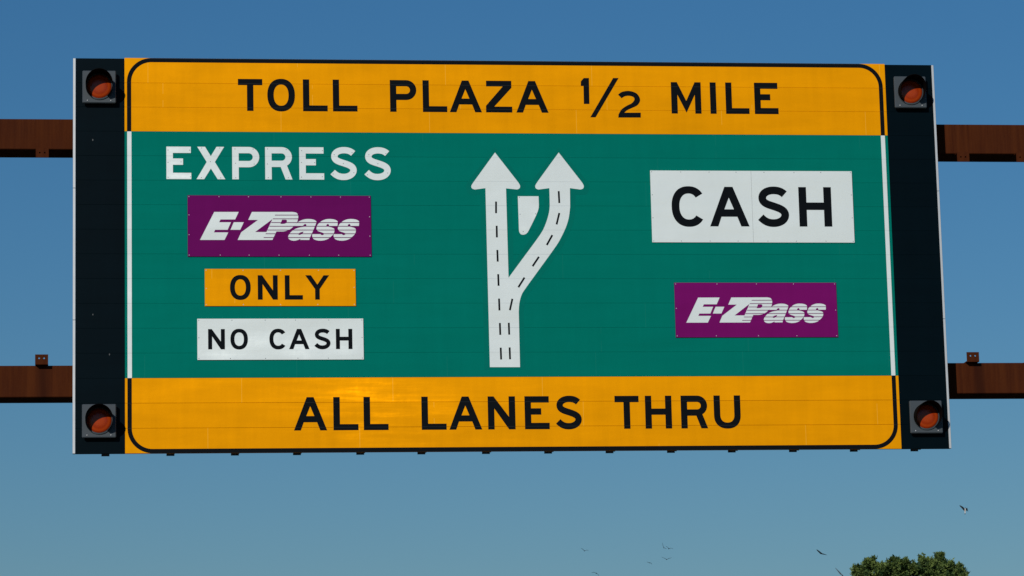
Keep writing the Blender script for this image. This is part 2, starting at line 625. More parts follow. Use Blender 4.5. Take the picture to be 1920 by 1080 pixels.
def glyph(ch, w, s=0.195):
    sc = lambda pts: [(x * w, z) for x, z in pts]
    if ch == 'I':
        return [[[(0, 0), (w, 0), (w, 1), (0, 1)]]]
    if ch == 'L':
        return [[[(0, 0), (w, 0), (w, s * .95), (s, s * .95), (s, 1), (0, 1)]]]
    if ch == 'T':
        return [[[(w / 2 - s / 2, 0), (w / 2 + s / 2, 0), (w / 2 + s / 2, 1 - s), (w, 1 - s), (w, 1), (0, 1), (0, 1 - s), (w / 2 - s / 2, 1 - s)]]]
    if ch == 'E':
        return [[[(0, 0), (w, 0), (w, s), (s, s), (s, .44), (.67 * w, .44), (.67 * w, .635), (s, .635), (s, 1 - s), (.985 * w, 1 - s), (.985 * w, 1), (0, 1)]]]
    if ch == 'H':
        return [[[(0, 0), (s, 0), (s, .42), (w - s, .42), (w - s, 0), (w, 0), (w, 1), (w - s, 1), (w - s, .61), (s, .61), (s, 1), (0, 1)]]]
    if ch == 'O':
        return [[sup(w / 2, .5, w / 2, .512, 0, 360, 48)[:-1], sup(w / 2, .5, w / 2 - s, .512 - s * .93, 0, 360, 40)[:-1]]]
    if ch == 'C':
        W = w * 1.075
        out = sup(W / 2, .5, W / 2, .512, 37, 323, 40)
        inn = sup(W / 2, .5, W / 2 - s, .512 - s * .95, 319, 41, 36)
        return [[out + inn]]
    if ch == 'A':
        return [[sc([(0, 0), (.208, 0), (.297, .244), (.697, .244), (.79, 0), (1, 0), (.60, 1), (.392, 1)]), sc([(.376, .432), (.616, .432), (.496, .725)])]]
    if ch == 'P':
        lo, r = .372, (1 - .372) / 2
        return [[[(0, 0), (s, 0), (s, lo), (w - r, lo)] + arc(w - r, lo + r, r, r, -90, 90, 16)[1:] + [(0, 1)],
                 [(s, lo + s), (w - r, lo + s)] + arc(w - r, lo + r, r - s, r - s, -90, 90, 12)[1:] + [(s, 1 - s)]]]
    if ch == 'R':
        lo, r = .385, (1 - .385) / 2
        rw = .985 * w
        return [[[(0, 0), (s, 0), (s, lo), (.57 * w, lo), (.745 * w, 0), (w, 0), (.80 * w, .43)] + arc(rw - r, lo + r, r, r, -52, 90, 14) + [(0, 1)],
                 [(s, lo + s), (rw - r, lo + s)] + arc(rw - r, lo + r, r - s, r - s, -90, 90, 12)[1:] + [(s, 1 - s)]]]
    if ch == 'N':
        return [[[(0, 0), (s, 0), (s, .635), (w - s, 0), (w, 0), (w, 1), (w - s, 1), (w - s, .385), (s * .92, 1), (0, 1)]]]
    if ch == 'M':
        return [[[(0, 0), (s, 0), (s, .60), (w / 2, .03), (w - s, .60), (w - s, 0), (w, 0), (w, 1), (w - .19, 1), (w / 2, .405), (.19, 1), (0, 1)]]]
    if ch == 'X':
        return [[sc([(0, 0), (.265, 0), (.5, .33), (.735, 0), (1, 0), (.64, .53), (.965, 1), (.70, 1), (.5, .71), (.30, 1), (.03, 1), (.355, .53)])]]
    if ch == 'Y':
        return [[sc([(.405, 0), (.60, 0), (.60, .43), (1, 1), (.765, 1), (.503, .62), (.24, 1), (0, 1), (.405, .43)])]]
    if ch == 'Z':
        return [[sc([(0, 0), (1, 0), (1, .186), (.32, .186), (.985, .78), (.985, 1), (.02, 1), (.02, .82), (.65, .82), (0, .21)])]]
    if ch == 'U':
        r = w / 2
        return [[[(0, 1)] + sup(w / 2, .40, r, .412, 180, 360, 24) + [(w, 1), (w - s, 1)] + sup(w / 2, .40, r - s, .412 - s * .95, 360, 180, 20) + [(s, 1)]]]
    if ch == 'S':
        k = [(.86, .815), (.51, .914), (.155, .72), (.50, .512), (.865, .295), (.49, .086), (.085, .235)]
        q = sc(k)
        p = []
        p += bez(q[0], (q[0][0] - .10 * w, q[0][1] + .075), (q[1][0] + .15 * w, q[1][1]), q[1])
        p += bez(q[1], (q[1][0] - .21 * w, q[1][1]), (q[2][0], q[2][1] + .11), q[2])
        p += bez(q[2], (q[2][0], q[2][1] - .13), (q[3][0] - .17 * w, q[3][1] + .045), q[3])
        p += bez(q[3], (q[3][0] + .19 * w, q[3][1] - .05), (q[4][0], q[4][1] + .12), q[4])
        p += bez(q[4], (q[4][0], q[4][1] - .12), (q[5][0] + .21 * w, q[5][1]), q[5])
        p += bez(q[5], (q[5][0] - .18 * w, q[5][1]), (q[6][0] + .12 * w, q[6][1] - .10), q[6])
        p.append(q[6])
        return [[stroke(p, s)]]
    raise KeyError(ch)


def write(spec, tb0, tb1, mat, parent, yf, yb):
    """spec: letters with the measured left and right edge of each; tb0, tb1: (x, cap line, base line) at both ends"""
    zt = (at(tb0[0], tb0[1], yf)[1] + at(tb1[0], tb1[1], yf)[1]) / 2
    zb = (at(tb0[0], tb0[2], yf)[1] + at(tb1[0], tb1[2], yf)[1]) / 2
    h = zt - zb
    word = []
    for item in list(spec) + [None]:
        if item is None:                # end of a word: one mesh each
            bm = bmesh.new()
            for ch, pl, pr in word:
                f = (((pl + pr) / 2) - tb0[0]) / (tb1[0] - tb0[0])
                ym = (tb0[1] + tb0[2]) / 2 * (1 - f) + (tb1[1] + tb1[2]) / 2 * f
                x0, x1 = at(pl, ym, yf)[0], at(pr, ym, yf)[0]
                for loops in glyph(ch, (x1 - x0) / h):
                    plate(bm, [[(x0 + u * h, zb + v * h) for u, v in lp] for lp in loops], yf, yb)
            o = obj_keep('lettering', bm, mat, parent)
            word = []
        else:
            word.append(item)
    return o


write([('T', 446.2, 492), ('O', 501.2, 553), ('L', 568, 614.2), ('L', 624, 670), None, ('P', 731.2, 780.8), ('L', 792.5, 838.2), ('A', 842.7, 903.2),
                    ('Z', 910.8, 960), ('A', 967.5, 1028), None, ('M', 1258.5, 1314.5), ('I', 1331.4, 1342.8), ('L', 1360.5, 1404.5), ('E', 1414.5, 1459)],
              (446, 147.6, 207.8), (1459, 155.6, 214.2), M['ink'], top_band, YF, 0.0003)


def zpx(pts, ox, oy, k, y):
    return [at(ox + a / k, oy + b / k, y) for a, b in pts]


def smooth_closed(pts, n=4):
    o = []
    m = len(pts)
    for i in range(m):
        p0, p1, p2, p3 = pts[i - 1], pts[i], pts[(i + 1) % m], pts[(i + 2) % m]
        for k in range(n):
            t = k / n
            o.append(tuple(0.5 * (2 * p1[j] + (p2[j] - p0[j]) * t + (2 * p0[j] - 5 * p1[j] + 4 * p2[j] - p3[j]) * t * t + (3 * p1[j] - p0[j] - 3 * p2[j] + p3[j]) * t ** 3) for j in (0, 1)))
    return o


def smooth_open(pts, n=5):
    o = []
    m = len(pts)
    for i in range(m - 1):
        p0, p1, p2, p3 = pts[max(0, i - 1)], pts[i], pts[i + 1], pts[min(m - 1, i + 2)]
        for k in range(n):
            t = k / n
            o.append(tuple(0.5 * (2 * p1[j] + (p2[j] - p0[j]) * t + (2 * p0[j] - 5 * p1[j] + 4 * p2[j] - p3[j]) * t * t + (3 * p1[j] - p0[j] - 3 * p2[j] + p3[j]) * t ** 3) for j in (0, 1)))
    o.append(pts[-1])
    return o


one = [(916, 290), (938, 265), (977, 265), (981, 460), (939, 460), (936, 324), (916, 324)]
slash = [(1158, 265), (1200, 265), (1027, 560), (987, 560)]
two = (smooth_open([(1195, 390), (1225, 369), (1280, 362), (1336, 382), (1361, 428), (1342, 468), (1300, 490), (1265, 506), (1243, 525)]) +
       [(1366, 525), (1366, 562), (1197, 562)] +
       smooth_open([(1199, 538), (1222, 500), (1262, 472), (1298, 454), (1318, 428), (1310, 408), (1280, 399), (1248, 402), (1222, 417)]))
bm = bmesh.new()
for g_ in (one, slash, two):
    plate(bm, [zpx(g_, 860, 80, 4, YF)], YF, 0.0003)
obj_keep('lettering', bm, M['ink'], top_band)
write([('A', 550.8, 613.2), ('L', 625, 671.8), ('L', 681.8, 728.2), None, ('L', 790.3, 837), ('A', 842, 903.8), ('N', 914.8, 966.2), ('E', 983.8, 1030.2),
                    ('S', 1042, 1091.2), None, ('T', 1152.8, 1198), ('H', 1209.8, 1259.5), ('R', 1276.8, 1327), ('U', 1338.6, 1388.6)],
              (551, 744, 806.3), (1389, 742, 803.8), M['ink'], bot_band, YF, 0.0003)

# ---- rivets
bm = bmesh.new()
bmesh.ops.create_uvsphere(bm, u_segments=8, v_segments=5, radius=0.0056)
for v in bm.verts:
    v.co.y *= 0.45
rivet_me = {}
for k in ('pale', 'dark'):
    me = bpy.data.meshes.new('rivet')
    bm.to_mesh(me)
    me.materials.append(M['rivet_' + k])
    rivet_me[k] = me
bm.free()


def rivets(pts, y, kind, parent):
    for x, z in pts:
        r = link('rivet', rivet_me[kind], parent)
        r.location = (x, y, z)


EX = -0.0035
express = write([('E', 312, 358.6), ('X', 368.4, 422.3), ('P', 435.4, 486.2), ('R', 497.2, 548.2), ('E', 561.2, 607.6), ('S', 619.4, 669.4), ('S', 683, 733.2)],
                       (312, 275, 335.8), (733, 276.6, 337.2), M['white'], green, EX, 0.0)
rivets(zpx([(60, 85), (222, 86), (158, 174), (60, 178), (60, 289), (228, 286), (312, 70), (448, 70), (378, 172), (310, 291), (455, 294), (562, 77), (698, 78),
            (566, 184), (706, 190), (568, 293), (806, 77), (946, 82), (806, 190), (812, 292), (962, 293), (1062, 90), (1218, 90), (1060, 178), (1160, 180), (1060, 288),
            (1217, 285), (1306, 120), (1440, 105), (1375, 186), (1454, 256), (1298, 265), (1566, 120), (1694, 112), (1634, 188), (1708, 258), (1556, 270)], 300, 260, 4, EX), EX - 0.0004, 'dark', express)


def plaque(name, corners, mat, pxs):
    """aluminium plate riveted over the face; corners TL, TR, BR, BL as surveyed, squared up"""
    q = [at(a, b, -0.013) for a, b in corners]
    x0, x1 = (q[0][0] + q[3][0]) / 2, (q[1][0] + q[2][0]) / 2
    z1, z0 = (q[0][1] + q[1][1]) / 2, (q[2][1] + q[3][1]) / 2
    bm = bmesh.new()
    box(bm, x0, x1, -0.013, -0.004, z0, z1, 0.001)
    o = obj(name, bm, mat, green)
    return o, (x0, x1, z0, z1)


def edge_rivets(o, r, nx_top, nx_bot, nz, kind, m=0.018):
    x0, x1, z0, z1 = r
    pts = []
    for n_, zz in ((nx_top, z1 - m), (nx_bot, z0 + m)):
        for k in range(n_ + 1):
            j = random.uniform(-0.02, 0.02) if 0 < k < n_ else 0
            pts.append((x0 + m + (x1 - x0 - 2 * m) * k / n_ + j, zz))
    for k in range(1, nz):
        for xx in (x0 + m, x1 - m):
            pts.append((xx, z0 + m + (z1 - z0 - 2 * m) * k / nz + random.uniform(-0.02, 0.02)))
    rivets(pts, -0.0134, kind, o)


PY = -0.0136
only, r = plaque('yellow_plaque', ((384, 504.4), (666.6, 504), (667.2, 573.6), (384, 574)), M['yellow'], 0)
edge_rivets(only, r, 4, 4, 2, 'pale')
write([('O', 431.2, 470.1), ('N', 483.3, 520.8), ('L', 534, 567.8), ('Y', 572.4, 617.5)], (431, 516.1, 562), (617, 516, 561.8), M['ink_plate'], only, PY, -0.0128)
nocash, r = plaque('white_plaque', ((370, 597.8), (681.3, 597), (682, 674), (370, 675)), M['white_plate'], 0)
edge_rivets(nocash, r, 5, 5, 2, 'dark')
write([('N', 390.2, 421.7), ('O', 432, 464.8), None, ('C', 505.1, 535.7), ('A', 541.9, 580.3), ('S', 589.4, 620), ('H', 629.8, 660.7)],
              (390, 616.9, 655), (661, 616.6, 654.6), M['ink_plate'], nocash, PY, -0.0128)
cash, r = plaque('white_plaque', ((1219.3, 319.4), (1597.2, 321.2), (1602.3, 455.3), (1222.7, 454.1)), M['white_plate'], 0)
edge_rivets(cash, r, 7, 7, 3, 'dark')
write([('C', 1259.3, 1319), ('A', 1330.3, 1404.3), ('S', 1420.7, 1479.7), ('H', 1498, 1559.2)], (1259, 349.8, 424), (1559, 351, 425.3), M['ink_plate'], cash, PY, -0.0128)
bm = bmesh.new()                       # the joint where the two plates of this plaque meet
jx = at(1410, 388)[0]
box(bm, jx - 0.0012, jx + 0.0012, -0.0132, -0.0129, r[2] + 0.002, r[3] - 0.002)
obj('plate_joint', bm, M['rivet_dark'], cash)
lp, rl = plaque('purple_plaque', ((351.6, 366), (695.2, 367), (696.8, 481.3), (352, 481)), M['purple'], 0)
edge_rivets(lp, rl, 6, 6, 3, 'pale')
rp, rr = plaque('purple_plaque', ((1264.2, 529.7), (1567.6, 530), (1571.6, 632.4), (1267, 632.3)), M['purple_fresh'], 0)
edge_rivets(rp, rr, 4, 4, 2, 'pale')

# ---- slanted logotype, surveyed on the left plaque in twelfths of a pixel
LG = []
LG.append([[(60, 718), (380, 88), (930, 88), (850, 258), (522, 258), (490, 320), (757, 320), (682, 490), (400, 490), (372, 548), (697, 548), (612, 718)]])
LG.append([[(820, 320), (1045, 320), (965, 490), (745, 490)]])
LG.append([[(1228, 88), (2140, 88)] + smooth_open([(2140, 88), (2225, 105), (2262, 150), (2271, 205), (2262, 262), (2240, 328), (2170, 408), (2100, 470), (2010, 512), (1930, 528)])[1:] +
           [(1780, 528), (1690, 718), (908, 718), (985, 548), (1365, 268), (1145, 268)],
           [(1300, 540), (1690, 250), (1555, 540)],
           [(1868, 358), (1908, 262)] + smooth_open([(1985, 262), (2014, 275), (2016, 305), (2000, 335), (1970, 352), (1930, 358)])])
LG.append([smooth_open([(2246, 328), (2330, 280), (2420, 253), (2500, 247), (2590, 255), (2655, 280), (2679, 312), (2670, 352)]) +
           [(2600, 520), (2527, 682), (2520, 718), (2318, 718), (2320, 692)] +
           smooth_open([(2268, 718), (2200, 735), (2130, 732), (2070, 706), (2045, 660), (2055, 610), (2090, 560), (2140, 510), (2200, 472), (2290, 440), (2380, 424), (2442, 411)]) +
           smooth_open([(2457, 385), (2440, 363), (2410, 365), (2385, 392)]) + [(2362, 405), (2176, 406)],
           smooth_closed([(2270, 588), (2300, 560), (2350, 541), (2388, 535), (2375, 562), (2340, 590), (2300, 605)])])
S1 = (smooth_open([(2690, 412), (2715, 365), (2765, 318), (2820, 280), (2900, 253), (2990, 247), (3080, 258), (3140, 285), (3158, 318), (3152, 405)]) +
      [(2966, 405)] + smooth_open([(2964, 388), (2950, 364), (2928, 362), (2905, 382), (2906, 402)]) +
      smooth_open([(2925, 414), (3030, 440), (3075, 465), (3086, 500), (3080, 540), (3060, 590), (3010, 640), (2950, 690), (2860, 725), (2760, 735), (2680, 725), (2620, 700), (2588, 650), (2585, 612), (2590, 585)]) +
      [(2770, 585)] + smooth_open([(2788, 606), (2820, 610), (2850, 590), (2848, 570), (2800, 550), (2722, 522), (2690, 496), (2678, 455)]))
LG.append([S1])
LG.append([[(a + 482, b) for a, b in S1]])
STR = [(160, 1745, 2290), (244, 1695, 2290), (328, 1662, 3670), (411, 1622, 3670), (496, 1578, 3670), (580, 1535, 3660), (665, 1490, 3600)]
ax, az = at(370 + 60 / 12, 390 + 718 / 12, PY)
bx, bz = at(370 + 3640 / 12, 390 + 88 / 12, PY)


def logo(parent, mat, x0, z0, kx, kz):
    fx = lambda pts: [(x0 + (at(370 + a / 12, 390 + b / 12, PY)[0] - ax) * kx, z0 + (at(370 + a / 12, 390 + b / 12, PY)[1] - az) * kz) for a, b in pts]
    bm = bmesh.new()
    for loops in LG:
        plate(bm, [fx(lp_) for lp_ in loops], PY, -0.0128)
    obj_keep('lettering', bm, M['white_plate'], parent)
    bm = bmesh.new()
    for y, a, b in STR:
        plate(bm, [fx([(a, y + 8), (b, y + 8), (b + 4, y - 8), (a + 4, y - 8)])], PY - 0.0006, -0.0132)
    obj_keep('stripe', bm, mat, parent)


logo(lp, M['purple'], ax, az, 1.0, 1.0)
cx0, cz0 = at(1286.8, 605.0, PY)
cx1 = at(1549.0, 580, PY)[0]
cz1 = at(1330, 557.3, PY)[1]
logo(rp, M['purple_fresh'], cx0, cz0, (cx1 - cx0) / (bx - ax), (cz1 - cz0) / (bz - az))

# ---- lane diagram
K = 2.512
A_L = [(171, 40)] + smooth_open([(280, 180), (289, 196), (288, 207), (278, 214), (262, 213)])
outline = ([(171, 40)] + smooth_open([(281, 181), (289, 196), (287, 208), (276, 214), (262, 213)]) + [(223, 209), (235, 630)] +
           smooth_open([(310, 528), (385, 425), (410, 375), (425, 325), (429, 290)]) + [(427, 208)] +
           smooth_open([(388, 213), (374, 214), (363, 208), (361, 196), (369, 181)]) + [(471, 40)] +
           smooth_open([(581, 181), (589, 196), (587, 208), (576, 214), (562, 213)]) + [(524, 208)] +
           smooth_open([(525, 295), (519, 345), (505, 392), (480, 445), (455, 486), (380, 590), (315, 680), (296, 712), (286, 750), (283, 790)]) +
           [(289, 1051), (147, 1051), (126, 208)] + smooth_open([(88, 213), (74, 214), (62, 208), (60, 196), (69, 181)]))
bm = bmesh.new()
plate(bm, [zpx(outline, 860, 270, K, YF)], YF - 0.0006, 0.0002)
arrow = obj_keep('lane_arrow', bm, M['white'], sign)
dash = [((176, 271), (176, 326)), ((179, 385), (180, 440)), ((182, 499), (184, 554)), ((186, 613), (188, 668)), ((190, 728), (192, 784)), ((194, 843), (196, 899)), ((198, 959), (200, 1015)),
        ((236, 842), (238, 898)), ((240, 958), (242, 1014)), ((253, 729), (241, 783)), ((310, 629), (281, 675)), ((378, 531), (348, 576)), ((441, 429), (415, 476)), ((474, 325), (461, 379)), ((471, 222), (474, 278))]
for a, b in dash:
    (x0, z0), (x1, z1) = zpx([a, b], 860, 270, K, YF)
    l = math.hypot(x1 - x0, z1 - z0)
    nx, nz = -(z1 - z0) / l * 0.0115, (x1 - x0) / l * 0.0115
    bm = bmesh.new()
    plate(bm, [[(x0 + nx, z0 + nz), (x1 + nx, z1 + nz), (x1 - nx, z1 - nz), (x0 - nx, z0 - nz)]], YF - 0.0014, YF - 0.0005)
    obj_keep('lane_dash', bm, M['ink'], arrow)
# the cover sheet round the arrows, a slightly fresher green
M['green_patch'] = sheeting('green_patch_sheeting', (0.0006, 0.158, 0.121), lines=0.0, wear=0.07, seed=21.0)
halo = ([(171, 14)] + smooth_open([(306, 176), (315, 200), (306, 232), (284, 240)]) + [(250, 238), (258, 560)] +
        smooth_open([(360, 418), (392, 360), (403, 300), (402, 238)]) + smooth_open([(370, 240), (343, 230), (336, 200), (344, 176)]) + [(471, 14)] +
        smooth_open([(606, 176), (615, 200), (606, 232), (584, 240)]) + [(550, 238)] +
        smooth_open([(550, 300), (543, 352), (528, 402), (503, 456), (478, 498), (402, 604), (338, 694), (319, 724), (310, 756), (306, 792)]) +
        [(314, 1062), (122, 1062), (101, 238)] + smooth_open([(72, 240), (44, 232), (35, 200), (44, 176)]))
bm = bmesh.new()
plate(bm, [zpx(halo, 860, 270, K, YF)], YF + 0.0001, 0.0002)
obj_keep('cover_sheet', bm, M['green_patch'], sign)
patch = [(131, 95), (598, 95), (604, 290)] + smooth_open([(602, 350), (585, 420), (545, 520), (470, 680), (400, 820), (350, 910), (300, 950), (245, 962), (195, 945), (165, 900), (156, 850)])
bm = bmesh.new()
plate(bm, [zpx(patch, 960, 360, 12, EX)], EX, 0.0)
sh = obj_keep('filler_plate', bm, M['white_plate'], sign)
rivets(zpx([(165, 118), (182, 498), (532, 490), (250, 890)], 960, 360, 12, EX), EX - 0.0004, 'dark', sh)

# ------------------------------------------------------------------ flashing beacons
bparts = {}
def beacon_meshes():
    S = 0.203
    bm = bmesh.new()
    box(bm, -S + .018, S - .018, -0.040, 0.0, 0.018, 2 * S - 0.022, 0.004)     # back box
    box(bm, -S, S, -0.088, -0.0405, 0.0, 2 * S, 0.010)                           # door
    # raised collar round the lens
    ring = [(0.168, -0.0885), (0.168, -0.100), (0.152, -0.104), (0.150, -0.0885)]
    lathe(bm, ring, 0.0, S + 0.004, 40)
    out = {'housing': bm}
    bm = bmesh.new()
    prof = [(0.0001, -0.116)] + [(0.149 * math.sin(t), -0.0895 - 0.0265 * math.cos(t)) for t in [k * math.pi / 16 for k in range(1, 9)]]
    lathe(bm, prof, 0.0, S + 0.004, 40)
    out['lens'] = bm
    # cutaway visor: a tube longest above, cut back below
    bm = bmesh.new()
    n = 56
    rings = []
    for ro in (0.165, 0.1605):
        back, front = [], []
        for k in range(n + 1):
            a = R(-52 + 284 * k / n)
            up = math.sin(a)
            t = (up + 0.79) / 1.79
            L = 0.055 + 0.195 * min(1.0, max(0.0, t) ** 0.75)
            back.append(bm.verts.new((ro * math.cos(a), -0.0888, S + 0.004 + ro * math.sin(a))))
            front.append(bm.verts.new((ro * math.cos(a), -0.0888 - L, S + 0.004 + ro * math.sin(a))))
        rings.append((back, front))
    (ob, of), (ib, if_) = rings
    for k in range(n):
        bm.faces.new((ob[k], ob[k + 1], of[k + 1], of[k]))
        bm.faces.new((ib[k], if_[k], if_[k + 1], ib[k + 1]))
        bm.faces.new((of[k], of[k + 1], if_[k + 1], if_[k]))
    bm.faces.new((ob[0], of[0], if_[0], ib[0]))
    bm.faces.new((ob[n], ib[n], if_[n], of[n]))
    out['visor'] = bm
    bm = bmesh.new()
    bmesh.ops.create_uvsphere(bm, u_segments=8, v_segments=6, radius=0.008)
    out['screw'] = bm
    return out


def lathe(bm, prof, cx, cz, n):
    rows = []
    for r, y in prof:
        rows.append([bm.verts.new((cx + r * math.cos(2 * math.pi * k / n), y, cz + r * math.sin(2 * math.pi * k / n))) for k in range(n)])
    for a, b in zip(rows, rows[1:]):
        for k in range(n):
            bm.faces.new((a[k], a[(k + 1) % n], b[(k + 1) % n], b[k]))


bms = beacon_meshes()
for nm, mt in (('housing', 'housing'), ('lens', 'lens'), ('visor', 'visor'), ('screw', 'rivet_pale')):
    bmesh.ops.recalc_face_normals(bms[nm], faces=bms[nm].faces)
    me = bpy.data.meshes.new(nm)
    bms[nm].to_mesh(me)
    bms[nm].free()
    me.materials.append(M[mt])
    if nm in ('lens', 'screw'):
        for p in me.polygons:
            p.use_smooth = True
    bparts[nm] = me
for (x0, x1, y0, y1), lab in (((155, 217, 133, 192), 'amber beacon with black visor on dark panel left of TOLL PLAZA lettering'),
                              ((154.5, 217, 759, 819), 'amber beacon with black visor on dark panel beside the lower left rounded border corner'),
                              ((1677.5, 1737, 144, 201), 'amber beacon with black visor on dark panel right of MILE, at upper right corner'),
                              ((1706, 1768, 752, 811), 'amber beacon with black visor on dark panel right of THRU, at lower right corner')):
    q = at((x0 + x1) / 2, (y0 + y1) / 2, -0.088)
    b = thing('flashing_beacon', lab, 'signal light', (q[0], -0.0005, ZB + q[1] - 0.203), 'amber beacons at the sign corners')
    for nm in ('housing', 'lens', 'visor'):
        link(nm, bparts[nm], b)
    for sx, sz in ((-.142, .03), (.142, .03)):
        s_ = link('screw', bparts['screw'], b)
        s_.location = (sx, -0.0885, sz)

# ------------------------------------------------------------------ tree beyond the road
def leaf_mat():
    g = N('tree_leaf')
    at_ = g.n('ShaderNodeAttribute', attribute_name='tint')
    sc = g.n('ShaderNodeSeparateColor')
    g.put(sc.inputs[0], at_.outputs['Color'])
    c = g.mix(sc.outputs[0], (0.010, 0.042, 0.014), (0.215, 0.290, 0.075))
    p = g.principled(c, 0.6, 0.2)
    tr = g.n('ShaderNodeBsdfTranslucent')
    g.put(tr.inputs['Color'], c)
    ms = g.n('ShaderNodeMixShader')
    ms.inputs[0].default_value = 0.2
    g.t.links.new(p.outputs[0], ms.inputs[1])
    g.t.links.new(tr.outputs[0], ms.inputs[2])
    return g.done(ms.outputs[0])


TD = 132.0


def far(px, py, dist):
    return CAM_LOC + ray(px, py) * dist


tp = far(1702, 1090, TD)
tree = thing('broadleaf_tree', 'dark green broadleaf tree top poking up at the lower right edge', 'tree', (tp.x, tp.y, 0))
rng = random.Random(5)
k_ = TD / FPX
clumps = []
for px, py, rpx in ((1605, 1074, 11), (1613, 1069, 12), (1633, 1055, 12), (1628, 1066, 18), (1650, 1070, 17), (1668, 1066, 14), (1681, 1055, 11), (1696, 1056, 10), (1690, 1068, 17),
                    (1712, 1066, 14), (1734, 1052, 12), (1738, 1064, 18), (1760, 1044, 9), (1757, 1056, 14), (1778, 1060, 12), (1775, 1070, 18), (1797, 1068, 12), (1799, 1077, 12), (1804, 1084, 9),
                    (1660, 1082, 22), (1700, 1082, 24), (1740, 1082, 24), (1774, 1088, 22), (1624, 1087, 18)):
    for dpt in range(3):
        c = far(px + rng.uniform(-3, 3), py + (2 if dpt else 0) + 3 * dpt, TD + (dpt - 1) * 0.9 + rng.uniform(-.3, .3))
        clumps.append((c, rpx * k_ * (1.0 - 0.08 * dpt), 330 if rpx < 16 else 460))
cz = tp.z - 3.2
for i in range(110):                   # the rest of the crown below the frame
    while True:
        v = Vector((rng.uniform(-1, 1), rng.uniform(-1, 1), rng.uniform(-1, 1)))
        if 0.55 < v.length < 1:
            break
    c = Vector((tp.x + v.x * 3.3, tp.y + v.y * 3.0, cz + v.z * 2.9))
    clumps.append((c, rng.uniform(.45, .75), 110))
verts, faces, tint = [], [], []
fine = []
for c, r, n in clumps:                 # each bough breaks up into smaller leafy sprays
    ct = rng.uniform(-0.10, 0.10)
    for i in range(9):
        d = Vector((rng.gauss(0, 1), rng.gauss(-.2, 1), rng.gauss(0.3, 1))).normalized()
        fine.append((c + Vector((d.x * r, d.y * r, d.z * r * 0.9)) * rng.uniform(.45, .95), r * rng.uniform(.30, .46), n // 7, ct + rng.uniform(-.27, .25)))
for c, r, n, ct in fine:
    for i in range(n // 8):             # twig ends, each with a spray of leaves
        d = Vector((rng.gauss(0, 1), rng.gauss(0, 1), rng.gauss(0.25, 1))).normalized()
        q = c + Vector((d.x * r, d.y * r, d.z * r * 0.9)) * (rng.random() ** 0.33) * rng.uniform(.8, 1.12)
        tt = ct + rng.gauss(0.0, 0.14)
        ax = (d + Vector((rng.gauss(0, .5), rng.gauss(0, .5), rng.gauss(0.3, .5)))).normalized()
        for j in range(8):
            u = (ax * 0.75 + Vector((rng.gauss(0, .75), rng.gauss(0, .75), rng.gauss(0, .75)))).normalized()
            w = u.cross(Vector((rng.gauss(0, .6), rng.gauss(0, .6), rng.gauss(1, .6))))
            if w.length < .05:
                continue
            w.normalize()
            nrm = u.cross(w)
            L, W = rng.uniform(.09, .15), rng.uniform(.024, .040)
            p = q + ax * rng.uniform(-.08, .06)
            b = len(verts)
            verts += [p, p + u * L * .45 + w * W + nrm * .01, p + u * L - nrm * .02, p + u * L * .45 - w * W + nrm * .01]
            faces.append((b, b + 1, b + 2, b + 3))
            tint.append(max(0.0, min(1.0, rng.gauss(0.38, 0.13) + tt)))
ro = Vector((tp.x, tp.y, 0))
me = bpy.data.meshes.new('crown')
me.from_pydata([tuple(v - ro) for v in verts], [], faces)
ca = me.color_attributes.new('tint', 'FLOAT_COLOR', 'POINT')
for i, t in enumerate(tint):
    for j in range(4):
        ca.data[i * 4 + j].color = (t, t, t, 1)
me.materials.append(leaf_mat())
link('crown', me, tree)


def tube(bm, pts, radii, n=8):
    rows = []
    for i, p in enumerate(pts):
        d = (Vector(pts[min(len(pts) - 1, i + 1)]) - Vector(pts[max(0, i - 1)])).normalized()
        a = d.orthogonal().normalized()
        b = d.cross(a)
        rows.append([bm.verts.new(Vector(p) + (a * math.cos(2 * math.pi * k / n) + b * math.sin(2 * math.pi * k / n)) * radii[i]) for k in range(n)])
    for r0, r1 in zip(rows, rows[1:]):
        for k in range(n):
            bm.faces.new((r0[k], r0[(k + 1) % n], r1[(k + 1) % n], r1[k]))


bm = bmesh.new()
th = tp.z
tube(bm, [(0, 0, 0), (.08, .03, th * .3), (-.05, .05, th * .55), (.1, 0, th * .8), (.05, 0, th * .97)], [.32, .24, .19, .1, .02], 10)
for i in range(16):
    a = rng.uniform(0, 6.28)
    z0 = th * rng.uniform(.42, .8)
    L = rng.uniform(1.6, 2.9) * (1.1 - (z0 / th) * .4)
    e = Vector((math.cos(a) * L, math.sin(a) * L, z0 + rng.uniform(.8, 1.8)))
    m_ = Vector((math.cos(a) * L * .45, math.sin(a) * L * .45, z0 + .5))
    tube(bm, [(0, 0, z0), m_, e], [.09, .055, .012], 6)
obj('trunk', bm, paint('bark', (0.09, 0.075, 0.06), 0.9, 0.1, 0, 0.3, 4.0, 0.01), tree, True)

# ------------------------------------------------------------------ birds
M['feather'] = paint('dark_feathers', (0.020, 0.026, 0.032), 0.8, 0.1, 0, 0.2, 6)
M['grey_feather'] = paint('grey_feathers', (0.10, 0.12, 0.135), 0.8, 0.1, 0, 0.2, 6)
M['belly'] = paint('white_feathers', (0.62, 0.60, 0.57), 0.8, 0.1, 0, 0.1, 6)


